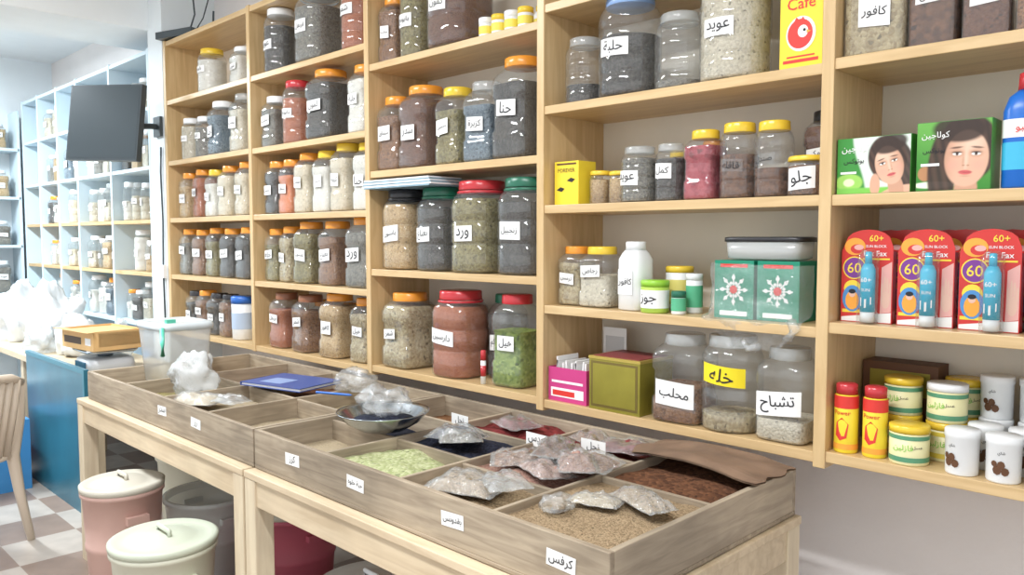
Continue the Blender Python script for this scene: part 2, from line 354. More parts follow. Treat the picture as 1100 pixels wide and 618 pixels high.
b=MB(); b.lathe([(0,.010),(.09,.010)],M_white,n=16); b.lathe([(.09,.011),(.125,.010),(.128,.006)],LID['rd'],n=16); b.lathe([(.03,.0105),(.07,.0105)],LID['rd'],n=16)
b.done('marker_pen',(-2.165,2.035,T('C',0)))

# ------------------------------------------------------------ boxes etc bay D
def carton(name,x0,x1,y0,dep,z,h,body,deco=None,rz=0,openbox=False):
    b=MB(); w=x1-x0
    if openbox:
        t=.004
        b.box(-w/2,w/2,0,dep,0,t,body); b.box(-w/2,w/2,0,t,t,h,body); b.box(-w/2,w/2,dep-t,dep,t,h,body)
        b.box(-w/2,-w/2+t,t,dep-t,t,h,body); b.box(w/2-t,w/2,t,dep-t,t,h,body)
    else: b.box(-w/2,w/2,0,dep,0,h,body)
    if deco: deco(b,w,h,dep)
    return b.done(name,((x0+x1)/2,y0,z),rz,bevel=.0015)
M_pink=mat('magenta_card',(.58,.05,.22),.5); M_gold=mat('olive_gold_tin',(.31,.27,.04),.35,metal=.3,var=.2)
M_yel=mat('yellow_card',(.86,.67,.04),.5); M_red=mat('print_red',(.7,.04,.03),.5); M_dkbr=mat('dark_brown_card',(.12,.05,.02),.6)
def d_pink(b,w,h,dep):
    b.box(-w/2+.012,w/2-.012,-.001,0,.015,h*.4,M_paper); b.box(-w/2+.02,w/2-.05,-.0015,-.001,.02,h*.33,M_red)
    b.box(-w/2+.015,w/2-.015,-.001,0,h*.55,h*.62,M_paper)
    for i in range(9):
        a=rnd(-.25,.25); R=Matrix.Translation((-w/2+.016+i*.016,.02,h*.3))@Matrix.Rotation(a*.4,4,'Y')
        b.box(-.003,.003,0,rnd(.1,.15),0,h*.75+rnd(0,.03),M_paper,R=R)
carton('pink_carton',-1.822,-1.655,2.02,.2,T('D',0),.115,M_pink,d_pink,openbox=True)
def d_gold(b,w,h,dep):
    b.box(-w/2+.008,w/2-.008,-.001,0,.01,h-.012,mat('dark_gold_edge',(.2,.15,.04),.35,metal=.4))
    b.box(-w/2+.016,w/2-.016,-.0016,-.001,.018,h-.02,M_gold)
    b.box(-w/2-.002,w/2+.002,-.002,dep+.002,h-.006,h+.003,mat('gold_rim',(.55,.42,.1),.35,metal=.5))
    b.box(-w/2+.01,w/2-.01,.01,dep-.01,h+.003,h+.005,mat('maroon_top',(.25,.05,.05),.5))
carton('tea_tin',-1.635,-1.435,2.01,.18,T('D',0),.17,M_gold,d_gold)
b=MB(); b.box(-.05,.05,0,.0015,0,.24,M_paper); b.box(-.04,.04,-.0006,0,.15,.21,mat('faint_print',(.6,.6,.6),.8))
for i in range(3): b.box(-.035,.03,-.0006,0,.06+.02*i,.068+.02*i,M_ink)
b.done('paper_note',(-1.70,2.23,T('D',0)),0)
b=MB(); b.lathe([(0,.04),(.004,.048),(.16,.048),(.18,.038),(.19,.03)],M_white,ex=3); b.lathe([(.19,.032),(.215,.032),(.217,.028)],M_white)
b.poly([(-.03,.05),(.03,.05),(.03,.13),(-.03,.13)],-.0495,M_paper); b.txt('كافور',0,-.051,.09,.055,.05,M_ink)
b.done('white_bottle',(-1.505,2.08,T('D',1)),-.1)
def smallpot(name,x,y,z,r,h,body,lid,label=None,word=None,lidh=.02):
    b=MB(); b.lathe([(0,r*.92),(.003,r),(h-lidh,r),(h-lidh+.001,r*.9)],body)
    b.lathe([(h-lidh,r*1.03),(h-.003,r*1.03),(h,r*.95)],lid,knurl=.02,n=36)
    if label: b.lathe([(h*.15,r+.0008),(h*.7,r+.0008)],label,cap0=False,cap1=False)
    if word: b.txt(word,0,0,h*.42,r*1.3,h*.35,M_ink,fn=lambda a,c:-(math.sqrt(max(0,r*r-a*a))+.002))
    b.done(name,(x,y,z))
smallpot('cream_pot',-1.41,2.05,T('D',1),.043,.10,mat('lime_body',(.45,.65,.1),.4),LID['lg'],M_paper,'جوز')
smallpot('cream_pot',-1.40,2.17,T('D',1),.043,.14,M_white,LID['ye'],mat('lab_y',(.8,.7,.2),.5))
smallpot('pill_bottle',-1.325,2.05,T('D',1),.022,.07,M_white,LID['gn'],mat('lab_g',(.1,.45,.25),.5))
smallpot('pill_bottle',-1.315,2.12,T('D',1),.025,.12,M_white,M_white,mat('lab_g',(.1,.45,.25),.5))
M_tgreen=mat('tea_box_green',(.005,.25,.15),.4)
def d_green(b,w,h,dep):
    cx,cz=0,h*.5
    for k in range(4):
        a=math.pi*k/4; L=w*.36
        dx,dz=math.cos(a)*L,math.sin(a)*L; px,pz=-math.sin(a)*.0022,math.cos(a)*.0022
        b.poly([(cx-dx-px,cz-dz-pz),(cx+dx-px,cz+dz-pz),(cx+dx+px,cz+dz+pz),(cx-dx+px,cz-dz+pz)],-.001,M_paper)
    for k in range(8):
        a=math.pi*k/4; b.disc(cx+math.cos(a)*w*.28,-.0012,cz+math.sin(a)*w*.28,.006,.006,M_paper,10)
        b.disc(cx+math.cos(a+.39)*w*.16,-.0012,cz+math.sin(a+.39)*w*.16,.006,.006,M_paper,4)
    b.disc(cx,-.0014,cz,.012,.012,M_red,14)
    b.box(-w*.35,w*.35,-.001,0,h*.05,h*.13,M_paper); b.box(-w*.35,w*.35,-.001,0,h*.88,h*.94,M_red)
for i,x in enumerate([-1.205,-1.075]): carton('tea_box',x,x+.122,2.05+.005*i,.13,T('D',1),.165,M_tgreen,d_green)
b=MB(); b.lathe([(0,.095),(.004,.11),(.05,.115)],M_tub,ex=6,dr=.5); b.lathe([(.05,.12),(.062,.12),(.064,.11)],LID['bk'],ex=6,dr=.5); b.done('food_container',(-1.07,2.115,T('D',1)+.168))
smallpot('glass_tumbler',-.91,2.16,T('D',1),.036,.13,M_clear,M_clearlid)

def bag(name,loc,sx,sy,sz,mt=None,seed=0,rz=0,amp=.5,inner=None,parent=None,smooth=True):
    b=MB(); nu,nv=44,26; vs=[];fs=[]
    for j in range(nv+1):
        ph=math.pi*j/nv
        for i in range(nu):
            th=2*math.pi*i/nu
            d=Vector((math.sin(ph)*math.cos(th),math.sin(ph)*math.sin(th),math.cos(ph)))
            k=1+amp*noise.noise(d*1.8+Vector((seed*7.1,0,0)))+amp*.4*abs(noise.noise(d*5+Vector((0,seed*3.3,0))))+amp*.12*noise.noise(d*14)
            p=d*k; vs.append((p.x*sx,p.y*sy,max(-.6,p.z)*sz+.6*sz))
    for j in range(nv):
        for i in range(nu):
            i2=(i+1)%nu; fs.append((j*nu+i,(j+1)*nu+i,(j+1)*nu+i2,j*nu+i2))
    b.add(vs,fs,mt or M_bag,smooth)
    if inner:
        b.lathe([(.003,sx*.6),(sz*.35,sx*.62),(sz*.6,sx*.4),(sz*.7,.01)],inner,dr=sy/sx,n=18)
    return b.done(name,loc,rz,parent=parent)
def packet(loc,w,h,th,inner,seed,rz=0,tilt=0,fill=.85):
    b=MB(); n=20
    def sheet(sc,top,mt,amp,thk,off=0):
        vs=[];fs=[]
        for j in range(n+1):
            for i in range(n+1):
                u,v=2*i/n-1,2*j/n-1
                prof=max(0,(1-abs(u)**4)*(1-abs(v)**4))
                cr=noise.noise(Vector((u*2.5+seed,v*2.5,seed*1.7)))+.6*abs(noise.noise(Vector((u*6+seed,v*6,3))))
                z=(thk*prof*(1+.5*cr)+amp*cr) if top else amp*.2*cr
                ex_=1+.05*noise.noise(Vector((v*3,seed,0))); ey_=1+.05*noise.noise(Vector((u*3,seed,5)))
                vs.append((u*w/2*sc*ex_,v*h/2*sc*ey_+off,z+.012))
        for j in range(n):
            for i in range(n): a=j*(n+1)+i; fs.append((a,a+1,a+n+2,a+n+1))
        b.add(vs,fs,mt,True)
    sheet(1,True,M_bag,.005,th); sheet(1,False,M_bag,.005,0)
    if inner: sheet(fill,True,G[inner],.003,th*.8,-h*.04)
    return b.done('spice_sachet',loc,rot=(tilt,0,rz))
# one carrier bag: front sheet draped over the tea boxes, gathered over the shelf edge
b=MB(); vs=[];fs=[]; nx,nn=34,24
for j in range(nn+1):
    for i in range(nx+1):
        u,v=i/nx,j/nn; s=(u-.5)*2
        z=.155-.235*v
        half=.150 if z>0 else .150*max(.35,1+z*6.5)
        k=noise.noise(Vector((u*5,v*4,3)))*.012+abs(noise.noise(Vector((u*11,v*8,9))))*.012
        y=-.012-k-.018*max(0,1-abs(z)/.05)+(.05*max(0,abs(s)-.85)/.15 if z>.01 else 0)
        vs.append((s*half,y,z+.008*noise.noise(Vector((u*6,1,v*3)))))
for j in range(nn):
    for i in range(nx): a=j*(nx+1)+i; fs.append((a,a+1,a+nx+2,a+nx+1))
b.add(vs,fs,M_wrap,True)
b.tube([(.12,-.03,.01),(.135,-.04,-.01),(.12,-.04,-.035),(.10,-.035,-.04)],[.012,.016,.012,.004],M_bag,n=10)
b.tube([(-.02,-.03,-.05),(.0,-.035,-.075),(.03,-.03,-.06)],[.006,.010,.012],M_bag,n=10)
b.done('plastic_bag',(-1.07,2.035,T('D',1)))

M_orange0=mat('pack_orange',(.9,.38,.05),.4)
def d_bird(b,w,h,dep):
    for k,(cx,cz) in enumerate([(-.025,.05),(.02,.08)]):
        b.poly([(cx-.018,cz),(cx,cz+.01),(cx+.018,cz+.004),(cx+.005,cz-.006)],-.001,M_ink)
    b.txt('FOREVER',0,-.001,.115,w*.7,.014,M_dkbr,arab=False)
    b.box(-w/2+.01,w/2-.01,-.001,0,h-.012,h-.006,M_dkbr)
carton('yellow_carton',-1.815,-1.71,2.04,.09,T('D',2),.145,M_yel,d_bird)
def d_big(b,w,h,dep):
    b.disc(0,-.001,h*.33,.040,.045,M_paper); b.disc(-.002,-.0014,h*.33,.034,.038,M_red)
    b.disc(.006,-.0018,h*.35,.014,.016,M_paper,18); b.disc(.010,-.0022,h*.36,.004,.004,M_ink,8); b.poly([(.016,h*.36),(.028,h*.34),(.016,h*.325)],-.0022,M_orange0)
    b.poly([(-.02,h*.44),(-.012,h*.49),(-.002,h*.45),(.006,h*.49),(.012,h*.44)],-.0018,M_red)
    b.box(-w/2+.01,w/2-.01,-.001,0,h*.06,h*.09,M_red); b.box(-w/2+.02,w/2-.02,-.001,0,h*.11,h*.125,M_red)
    b.txt('Cafe',0,-.0012,h*.62,w*.75,.03,M_red,arab=False)
    b.txt('كفاري',0,-.0012,h*.80,w*.7,.03,M_red)
carton('yellow_food_box',-1.01,-.895,2.03,.12,T('D',3),.27,M_yel,d_big)

# ------------------------------------------------------------ bay E products
def attr_mat():
    m,n,l=base('offset_printed_picture'); b=n['Principled BSDF']; b.inputs['Roughness'].default_value=.35
    a=n.new('ShaderNodeAttribute'); a.attribute_name='Col'; l.new(a.outputs['Color'],b.inputs['Base Color']); return m
M_print=attr_mat()
def ss(a,b_,x):
    t=min(1,max(0,(x-a)/(b_-a))); return t*t*(3-2*t)
def mixc(a,b_,t): return tuple(a[i]*(1-t)+b_[i]*t for i in range(3))
def ell(x,y,cx,cy,rx,ry,soft=.12):
    d=math.sqrt(((x-cx)/rx)**2+((y-cy)/ry)**2); return 1-ss(1-soft,1+soft,d)
def portrait(X,Y,bg,side=1,sc=1.0,tilt=.12,hair=(.035,.018,.012)):
    c=bg
    x=(X*math.cos(tilt)+Y*math.sin(tilt))/sc; y=(-X*math.sin(tilt)+Y*math.cos(tilt))/sc
    sk=(.72,.43,.30); dk=(.42,.20,.12); hi=(.86,.62,.48)
    h=max(ell(x,y,.0,.10,.34,.42,.06),ell(x,y,.26*side,-.15,.17,.50,.1)*.98)
    st=.5+.5*math.sin(x*60+y*14)
    c=mixc(c,mixc(hair,(.12,.06,.04),st*.5),h)
    sh=ell(x,y,.02,-.72,.55,.30,.05); c=mixc(c,sk,sh)
    nk=ell(x,y,.02,-.42,.13,.25,.1); c=mixc(c,mixc(sk,dk,.45),nk)
    f=ell(x,y,0,-.02,.245,.345,.05)
    fc=mixc(sk,dk,ss(.08,.27,x*side)*.55+ss(.18,.30,-x*side)*.3)
    fc=mixc(fc,hi,ell(x,y,-.06*side,.17,.12,.09,.9)*.6); fc=mixc(fc,hi,ell(x,y,-.0,-.02,.02,.12,.9)*.6)
    fc=mixc(fc,(.78,.36,.28),ell(x,y,-.14,-.10,.07,.06,.9)*.5); fc=mixc(fc,(.78,.36,.28),ell(x,y,.14,-.10,.07,.06,.9)*.5)
    for s in(-1,1):
        fc=mixc(fc,dk,ell(x,y,s*.105,.045,.07,.045,.6)*.6)
        fc=mixc(fc,(.9,.88,.85),ell(x,y,s*.105,.035,.05,.018,.2)); fc=mixc(fc,(.06,.03,.02),ell(x,y,s*.105,.037,.018,.02,.2))
        fc=mixc(fc,(.03,.015,.01),ell(x,y,s*.107,.055,.056,.009,.4)); fc=mixc(fc,(.10,.05,.03),ell(x,y,s*.115,.105+.02*(1-abs(x)/.2),.065,.012,.5)*.9)
        fc=mixc(fc,dk,ell(x,y,s*.025,-.105,.016,.009,.5)*.8)
    fc=mixc(fc,dk,ell(x,y,.03*side,-.05,.013,.06,.9)*.4)
    fc=mixc(fc,(.62,.12,.12),ell(x,y,0,-.19,.075,.028,.2)); fc=mixc(fc,(.3,.04,.05),ell(x,y,0,-.188,.07,.004,.4)); fc=mixc(fc,dk,ell(x,y,0,-.235,.05,.012,.9)*.4)
    c=mixc(c,fc,f)
    hl=ell(x,y,.10*side,.34,.30,.16,.15)*ss(.10,.2,y); c=mixc(c,hair,hl*.95)
    return c
def printpanel(parent,x0,x1,z0,z1,y,fn,n=110):
    asp=(x1-x0)/(z1-z0); nx=int(n*asp); vs=[];cs=[];fs=[]
    for j in range(n+1):
        for i in range(nx+1):
            u,v=i/nx,j/n; vs.append((x0+(x1-x0)*u,y,z0+(z1-z0)*v)); cs.append((*fn((u-.5)*asp,v-.5,asp),1))
    for j in range(n):
        for i in range(nx): a=j*(nx+1)+i; fs.append((a,a+1,a+nx+2,a+nx+1))
    me=D.meshes.new('printed_panel'); me.from_pydata(vs,[],fs); me.materials.append(M_print)
    ca=me.color_attributes.new('Col','FLOAT_COLOR','POINT')
    for i,c in enumerate(cs): ca.data[i].color=c
    o=D.objects.new('printed_panel',me); C.collection.objects.link(o); o.parent=parent
M_bgreen=mat('soap_green',(.06,.30,.04),.4)
M_leaf=mat('print_leaf',(.25,.6,.08),.5)
def bg1(X,Y,asp):
    g_=(.04,.27,.04); w_=(.72,.80,.72)
    c=mixc(g_,w_,ss(-.02,.04,X+.12*math.sin(Y*3)+.25))
    c=mixc(c,(.35,.65,.12),ell(X,Y,-asp*.33,-.30,.25,.16,.1)*.9); c=mixc(c,(.75,.9,.5),ell(X,Y,-asp*.33,-.30,.1,.07,.2))
    c=mixc(c,(.2,.55,.08),1-ss(-.42,-.38,Y))
    c=portrait(X-asp*.22,Y+.0,c,1,1.0,.25)
    c=mixc(c,(.66,.38,.26),ell(X-asp*.22,Y,-.24,-.36,.09,.20,.1)); return c
def bg2(X,Y,asp):
    c=mixc((.03,.22,.02),(.14,.42,.07),ss(-.5,.5,Y+X*.3))
    for k in range(5): c=mixc(c,(.30,.62,.14),ell(X,Y,.35+.16*k-.1,.3-.12*k,.10,.035,.2)*.5)
    c=mixc(c,(.45,.22,.1),ell(X,Y,-asp*.38,-.25,.10,.11,.1)); c=mixc(c,(.85,.9,.7),ell(X,Y,-asp*.25,-.42,.3,.05,.2))
    return portrait(X-asp*.18,Y+.03,c,-1,1.18,-.05)
def soap(x0,x1,y0,dep,h,rz,fn):
    def deco(b,w,h,d):
        b.txt('كولاجين',-.24*w,-.003,h*.80,w*.38,h*.18,M_paper)
        b.txt('بوتوكس',-.26*w,-.003,h*.58,w*.30,h*.11,M_ink)
        b.box(-w/2+.01,-w/2+.05,-.003,-.0028,h*.36,h*.40,M_paper)
    w=x1-x0
    o=carton('soap_box',x0,x1,y0,dep,T('E',2),h,M_bgreen,deco,rz=rz)
    o.modifiers.clear()
    printpanel(o,-w/2+.001,w/2-.001,.001,h-.001,-.0015,fn)
soap(-.846,-.668,2.02,.07,.138,-.04,bg1)
soap(-.655,-.500,2.015,.08,.158,.02,bg2)
b=MB(); MB_b=mat('bottle_blue',(.01,.14,.55),.3)
b.lathe([(0,.046),(.004,.05),(.17,.05),(.20,.04),(.215,.022)],MB_b,ex=3,dr=.7); b.lathe([(.215,.024),(.25,.022),(.255,.01)],LID['rd'])
b.lathe([(.04,.0507),(.10,.0507)],mat('bottle_label',(.05,.45,.7),.4),ex=3,dr=.7,cap0=False,cap1=False); b.lathe([(.11,.0507),(.15,.0507)],M_paper,ex=3,dr=.7,cap0=False,cap1=False)
b.txt('شامبو',0,-.0375,.13,.05,.025,M_red)
b.done('cleaner_bottle',(-.438,2.055,T('E',2)),.2)
# sunscreen blister packs
M_coral=mat('pack_red',(.62,.035,.03),.35); M_purp=mat('pack_purple',(.20,.04,.28),.4); M_tube=mat('tube_teal',(.03,.42,.62),.25); M_orange=M_orange0
M_sy=mat('sun_yellow',(.92,.68,.06),.4); M_pb=mat('pack_blue',(.08,.28,.6),.4); M_pkl=mat('pack_pale_pink',(.80,.42,.38),.4)
M_blister=clear('blister_plastic',haze=.04,refl=.5); M_psk=mat('print_skin',(.78,.50,.40),.5)
def pack(x,y,rz=0,z=None):
    b=MB(); w,h=.125,.225
    arc=[(w*.02+.055*math.cos(a),h-.02+.03*math.sin(a)) for a in [math.pi*k/8 for k in range(9)]]
    pts=[(-w/2,0),(w/2,0),(w/2,h-.035)]+arc+[(-w/2,h-.045)]
    n_=len(pts); vs=[(p[0],0,p[1]) for p in pts]+[(p[0],.002,p[1]) for p in pts]
    fs=[tuple(range(n_)),tuple(range(2*n_-1,n_-1,-1))]+[(i,i+n_,(i+1)%n_+n_,(i+1)%n_) for i in range(n_)]
    b.add(vs,fs,M_coral)
    b.poly([(-w/2+.002,.002),(w/2-.002,.002),(w/2-.002,.028),(-w/2+.002,.012)],-.0004,M_paper)
    b.poly([(.034,.025),(w/2-.002,.03),(w/2-.002,.155),(.036,.14)],-.0005,M_pkl)
    b.disc(.047,-.0008,.06,.011,.022,M_psk,14)
    for q,(fx,fz,fl) in enumerate([(.039,.085,.018),(.045,.096,.024),(.051,.094,.022),(.057,.086,.018)]): b.disc(fx,-.0009-.0001*q,fz,.0027,fl,M_psk,10)
    b.disc(-w*.24,-.0010,.192,.026,.022,M_orange,20); b.disc(-w*.24+.006,-.0013,.186,.017,.012,M_coral,16); b.disc(-w*.24+.01,-.0016,.19,.012,.007,M_pkl,12)
    b.disc(-w*.24,-.0016,.138,.029,.029,M_sy,24); b.disc(-w*.24,-.0019,.138,.026,.026,M_purp,24)
    b.txt('60',-w*.24,-.0023,.138,.042,.026,M_sy,arab=False)
    b.txt('60+',.022,-.001,h-.012,.040,.016,M_sy,arab=False); b.txt('SUN BLOCK',.022,-.001,h-.032,.05,.007,M_paper,arab=False)
    b.txt('Fax Fax',.020,-.001,h-.050,.06,.013,M_paper,arab=False); b.box(-.01,.055,-.001,0,h-.066,h-.062,M_sy)
    b.disc(-w*.27,-.001,.085,.022,.022,M_sy,16); b.disc(-w*.27,-.0014,.06,.025,.034,M_pb,18); b.disc(-w*.27,-.0018,.055,.017,.024,M_orange,14); b.disc(-w*.27,-.0022,.072,.008,.009,M_psk,12); b.disc(-w*.27,-.0025,.078,.009,.006,M_ink,10)
    b.box(-w/2+.004,-.008,-.001,0,.024,.032,M_sy)
    tx=.012; r=.0175
    b.lathe([(.004,r*.93),(.03,r*.96)],M_white,cx=tx,cy=-.023,n=18)
    b.lathe([(.03,r),(.135,r),(.15,r*.62)],M_tube,cx=tx,cy=-.023,n=18); b.lathe([(.15,r*.5),(.178,r*.45),(.18,r*.3)],M_tube,cx=tx,cy=-.023,n=14)
    fy=lambda a,c:-.023-math.sqrt(max(0,r**2-(a-tx)**2))-.0008
    b.txt('60+',tx,0,.11,.024,.014,M_paper,arab=False,fn=fy); b.txt('SUN',tx,0,.085,.02,.010,M_paper,arab=False,fn=fy)
    b.add([(tx+q*.013,fy(tx+q*.013,0),zz) for q,zz in[(-1,.045),(0,.04),(1,.05),(1,.068),(0,.062),(-1,.066)]],[(0,1,4,5),(1,2,3,4)],M_paper)
    b.box(-w/2,w/2,0.002,.028,0,.004,M_coral); b.box(-w/2,-w/2+.002,.002,.028,0,.18,M_coral); b.box(w/2-.002,w/2,.002,.028,0,.18,M_coral)
    b.lathe([(.001,.0225),(.170,.0225),(.185,.012)],M_blister,cx=tx,cy=-.0225,n=20,ex=4)
    b.done('sunscreen_pack',(x,y,T('E',1)),rz)
for i,x in enumerate([-.780,-.642,-.506,-.37,-.235]): pack(x,2.060,rnd(-.06,.06))
for i,x in enumerate([-.715,-.58,-.44,-.3]): pack(x,2.135,rnd(-.05,.05))
for i,x in enumerate([-.78,-.64,-.50]): pack(x,2.21,rnd(-.05,.05))
for x,y in[(-.815,2.045),(-.745,2.05)]:
    b=MB(); r=.029
    b.lathe([(0,r*.95),(.003,r),(.145,r),(.15,r*.85)],M_yel); b.lathe([(.15,r*.9),(.175,r*.9),(.178,r*.7)],LID['rd'])
    b.lathe([(.115,r+.0006),(.147,r+.0006)],M_red,cap0=False,cap1=False); b.lathe([(.01,r+.0006),(.024,r+.0006)],M_orange,cap0=False,cap1=False)
    fy=lambda a,c:-(math.sqrt(max(0,r*r-a*a))+.0014)
    b.add([(p[0],fy(p[0],0),p[1]) for p in [(-.016,.045),(-.004,.032),(.012,.04),(.016,.075),(0,.092),(-.014,.078)]],[(0,1,2,3,4,5)],M_red)
    b.txt('Power',0,0,.104,.04,.014,M_red,arab=False,fn=fy); b.done('powder_shaker',(x,y,T('E',0)))
def can(x,y,z,lid,lb):
    b=MB(); r=.045; h=.095
    b.lathe([(0,r*.97),(.003,r),(h-.018,r)],mat('tub_cream_yellow',(.78,.74,.42),.45)); b.lathe([(h-.018,r*1.03),(h-.002,r*1.03),(h,r*.95)],lid,n=40,knurl=.015)
    b.lathe([(.008,r+.0006),(.020,r+.0006)],lb,cap0=False,cap1=False); b.lathe([(.062,r+.0006),(.072,r+.0006)],lb,cap0=False,cap1=False)
    fy=lambda a,c:-(math.sqrt(max(0,r*r-a*a))+.0015)
    b.txt('فازلين',-.006,0,.042,.05,.018,M_leaf,fn=fy); b.txt('عسل',.025,0,.045,.02,.02,M_ink,fn=fy)
    b.done('ointment_tub',(x,y,z),rnd(-.3,.3))
ml1=mat('can_green',(.10,.30,.17),.4); ml2=mat('can_yellow',(.72,.57,.08),.4)
zE=T('E',0)
can(-.665,2.055,zE,LID['ye'],ml1); can(-.72,2.17,zE,LID['ye'],ml2); can(-.72,2.17,zE+.0955,LID['ye'],ml1)
can(-.61,2.15,zE,LID['ye'],ml2); can(-.61,2.15,zE+.0955,M_white,ml1); can(-.60,2.26,zE,LID['ye'],ml1);can(-.60,2.26,zE+.0955,LID['ye'],ml1)
carton('brown_carton',-.845,-.655,2.225,.085,zE,.215,M_dkbr,lambda b,w,h,d:b.box(-w*.4,w*.4,-.001,0,h*.6,h*.9,M_gold))
def cup(x,y,z,r=.036,h=.105):
    b=MB(); b.lathe([(0,r*.93),(.003,r*.97),(h-.02,r),(h-.018,r*1.05),(h-.003,r*1.05),(h,r)],M_white)
    fy=lambda a,c:-(math.sqrt(max(0,r*r-a*a))+.0012)
    for cx,cz,rr in[(-.008,.03,.009),(.008,.028,.008),(0,.042,.008),(-.014,.044,.006)]:
        b.add([(cx+rr*math.cos(k*.785),fy(cx+rr*math.cos(k*.785),0),cz+rr*1.2*math.sin(k*.785)) for k in range(8)],[tuple(range(8))],M_dkbr)
    b.txt('شاي',0,0,.068,.03,.010,M_ink,fn=fy); b.done('cream_jar',(x,y,z),rnd(-.5,.5))
for i in range(5): cup(-.545+.085*i,2.045,zE)
for i in range(5): cup(-.52+.085*i,2.135,zE)
for i in range(5):
    cup(-.52+.085*i,2.225,zE,h=.105); cup(-.52+.085*i,2.225,zE+.106,h=.105)

# ------------------------------------------------------------ tables + trays
W3=wood('pale_pine_h',(.72,.59,.41),(.60,.47,.31),0,.5,stain=.85); W4=wood('pale_pine_v',(.76,.65,.47),(.65,.53,.37),2,.5,stain=.85)
W5=wood('weathered_tray_h',(.47,.385,.28),(.31,.245,.175),0,.6,1.6,stain=.66); W6=wood('weathered_tray_d',(.51,.42,.31),(.37,.30,.22),1,.6,1.6,stain=.70)
def table(x0,x1):
    b=MB(); y0,y1=1.18,2.03
    b.box(x0,x1,y0,y1,.735,.758,W3)
    b.box(x0+.01,x1-.01,y0+.008,y0+.03,.65,.735,W3); b.box(x0+.01,x1-.01,y1-.03,y1-.008,.65,.735,W3)
    b.box(x0+.008,x0+.03,y0+.03,y1-.03,.65,.735,W3); b.box(x1-.03,x1-.008,y0+.03,y1-.03,.65,.735,W3)
    for x in(x0+.0,x1-.07):
        for y in(y0+.002,y1-.07): b.box(x+.002,x+.068,y,y+.065,0,.735,W4)
    b.box(x0+.03,x0+.06,y0+.06,y1-.06,.15,.2,W4); b.box(x1-.06,x1-.03,y0+.06,y1-.06,.15,.2,W4)
    b.done('display_table',bevel=.003)
table(-4.0,-2.385); table(-2.375,-.92)
def heap(par,x0,x1,y0,y1,z,mt,amp=.02,seed=0,slope=0.0):
    b=MB(); n=22; vs=[];fs=[]
    for j in range(n+1):
        for i in range(n+1):
            u,v=i/n,j/n; p=Vector((u*2.2+seed*3.7,v*2.2,seed))
            hgt=z+amp*noise.noise(p)+amp*.4*noise.noise(p*3)+amp*.8*math.sin(math.pi*u)*math.sin(math.pi*v)+slope*v
            vs.append((x0+(x1-x0)*u,y0+(y1-y0)*v,hgt))
    for j in range(n):
        for i in range(n): a=j*(n+1)+i; fs.append((a,a+1,a+n+2,a+n+1))
    b.add(vs,fs,mt,True)
    return b.done('spice_fill',parent=par)
def tray(x0,x1,cols,h0=.76,h1=.885,labels=()):
    y0,y1=1.215,2.02; t=.016
    b=MB()
    b.box(x0,x1,y0,y1,h0,h0+.012,W5)
    b.box(x0,x1,y0,y0+t,h0+.012,h1,W5); b.box(x0,x1,y1-t,y1,h0+.012,h1,W5)
    b.box(x0,x0+t,y0+t,y1-t,h0+.012,h1,W6); b.box(x1-t,x1,y0+t,y1-t,h0+.012,h1,W6)
    for k,c in enumerate(cols):
        if k: b.box(c[0]-.006,c[0]+.006,y0+t,y1-t,h0+.012,h1-.008,W6)
        for y in c[2]: b.box(c[0]+.006,c[1]-.006,y-.006,y+.006,h0+.012,h1-.012,W5)
    for (lx,w,tl) in labels:
        zc=(h0+h1)/2+.01
        R=[(-.04,-.018),(.04,-.018),(.04,.018),(-.04,.018)]
        b.poly([(lx+p[0]*math.cos(tl)-p[1]*math.sin(tl),zc+p[0]*math.sin(tl)+p[1]*math.cos(tl)) for p in R],y0-.0012,M_paper)
        b.txt(w,lx,y0-.002,zc,.066,.027,M_ink,tilt=tl)
    o=b.done('spice_tray',bevel=.002)
    s=0
    for k,c in enumerate(cols):
        ys=[y0+t]+list(c[2])+[y1-t]; xa=c[0]+(t if k==0 else .006); xb=c[1]-(t if k==len(cols)-1 else .006)
        for j in range(len(ys)-1):
            key,lev,amp=c[3][j]; s+=1
            heap(o,xa,xb,ys[j],ys[j+1],h0+lev,G[key] if key in G else W5,amp,seed=s)
    return o
tray(-2.365,-.934,[(-2.365,-1.99,[1.50,1.76],[('powder',.045,.01),('black',.05,.015),('brown',.05,.01)]),
 (-1.99,-1.64,[1.50,1.76],[('fennel',.085,.02),('black',.09,.015),('dred',.09,.02)]),
 (-1.64,-1.29,[1.46,1.80],[('celery',.08,.02),('pinkseed',.095,.015),('dred',.08,.02)]),
 (-1.29,-.934,[1.64],[('celery',.10,.012),('clove',.095,.015)])],
 labels=[(-2.13,'كرز',.03),(-1.80,'حبة حلوه',-.03),(-1.40,'بقدونس',.05),(-1.06,'كرفس',-.04)])
tray(-3.95,-2.375,[(-3.95,-3.55,[1.60],[('powder',.035,.01),('tan',.035,.015)]),(-3.55,-3.15,[1.60],[('olive',.045,.02),('brown',.05,.02)]),
 (-3.15,-2.76,[1.60],[('powder',.05,.015),('clove',.05,.02)]),(-2.76,-2.375,[1.60],[('powder',.04,.01),('seed',.05,.02)])],
 labels=[(-3.1,'سدر',.03),(-2.8,'رز',-.04)])
for x,y,w_ in[(-1.62,1.75,'عدس'),(-1.98,1.76,'نجل'),(-1.45,1.81,'نجل')]:
    b=MB(); b.box(-.045,.045,0,.001,0,.04,M_paper); b.txt(w_,0,-.001,.02,.07,.028,M_ink); b.done('cell_label',(x,y-.008,.868),rnd(-.1,.1))
packet((-1.47,1.33,.862),.20,.14,.030,'celery',1,.3); packet((-1.37,1.36,.885),.13,.11,.02,None,2,-.5)
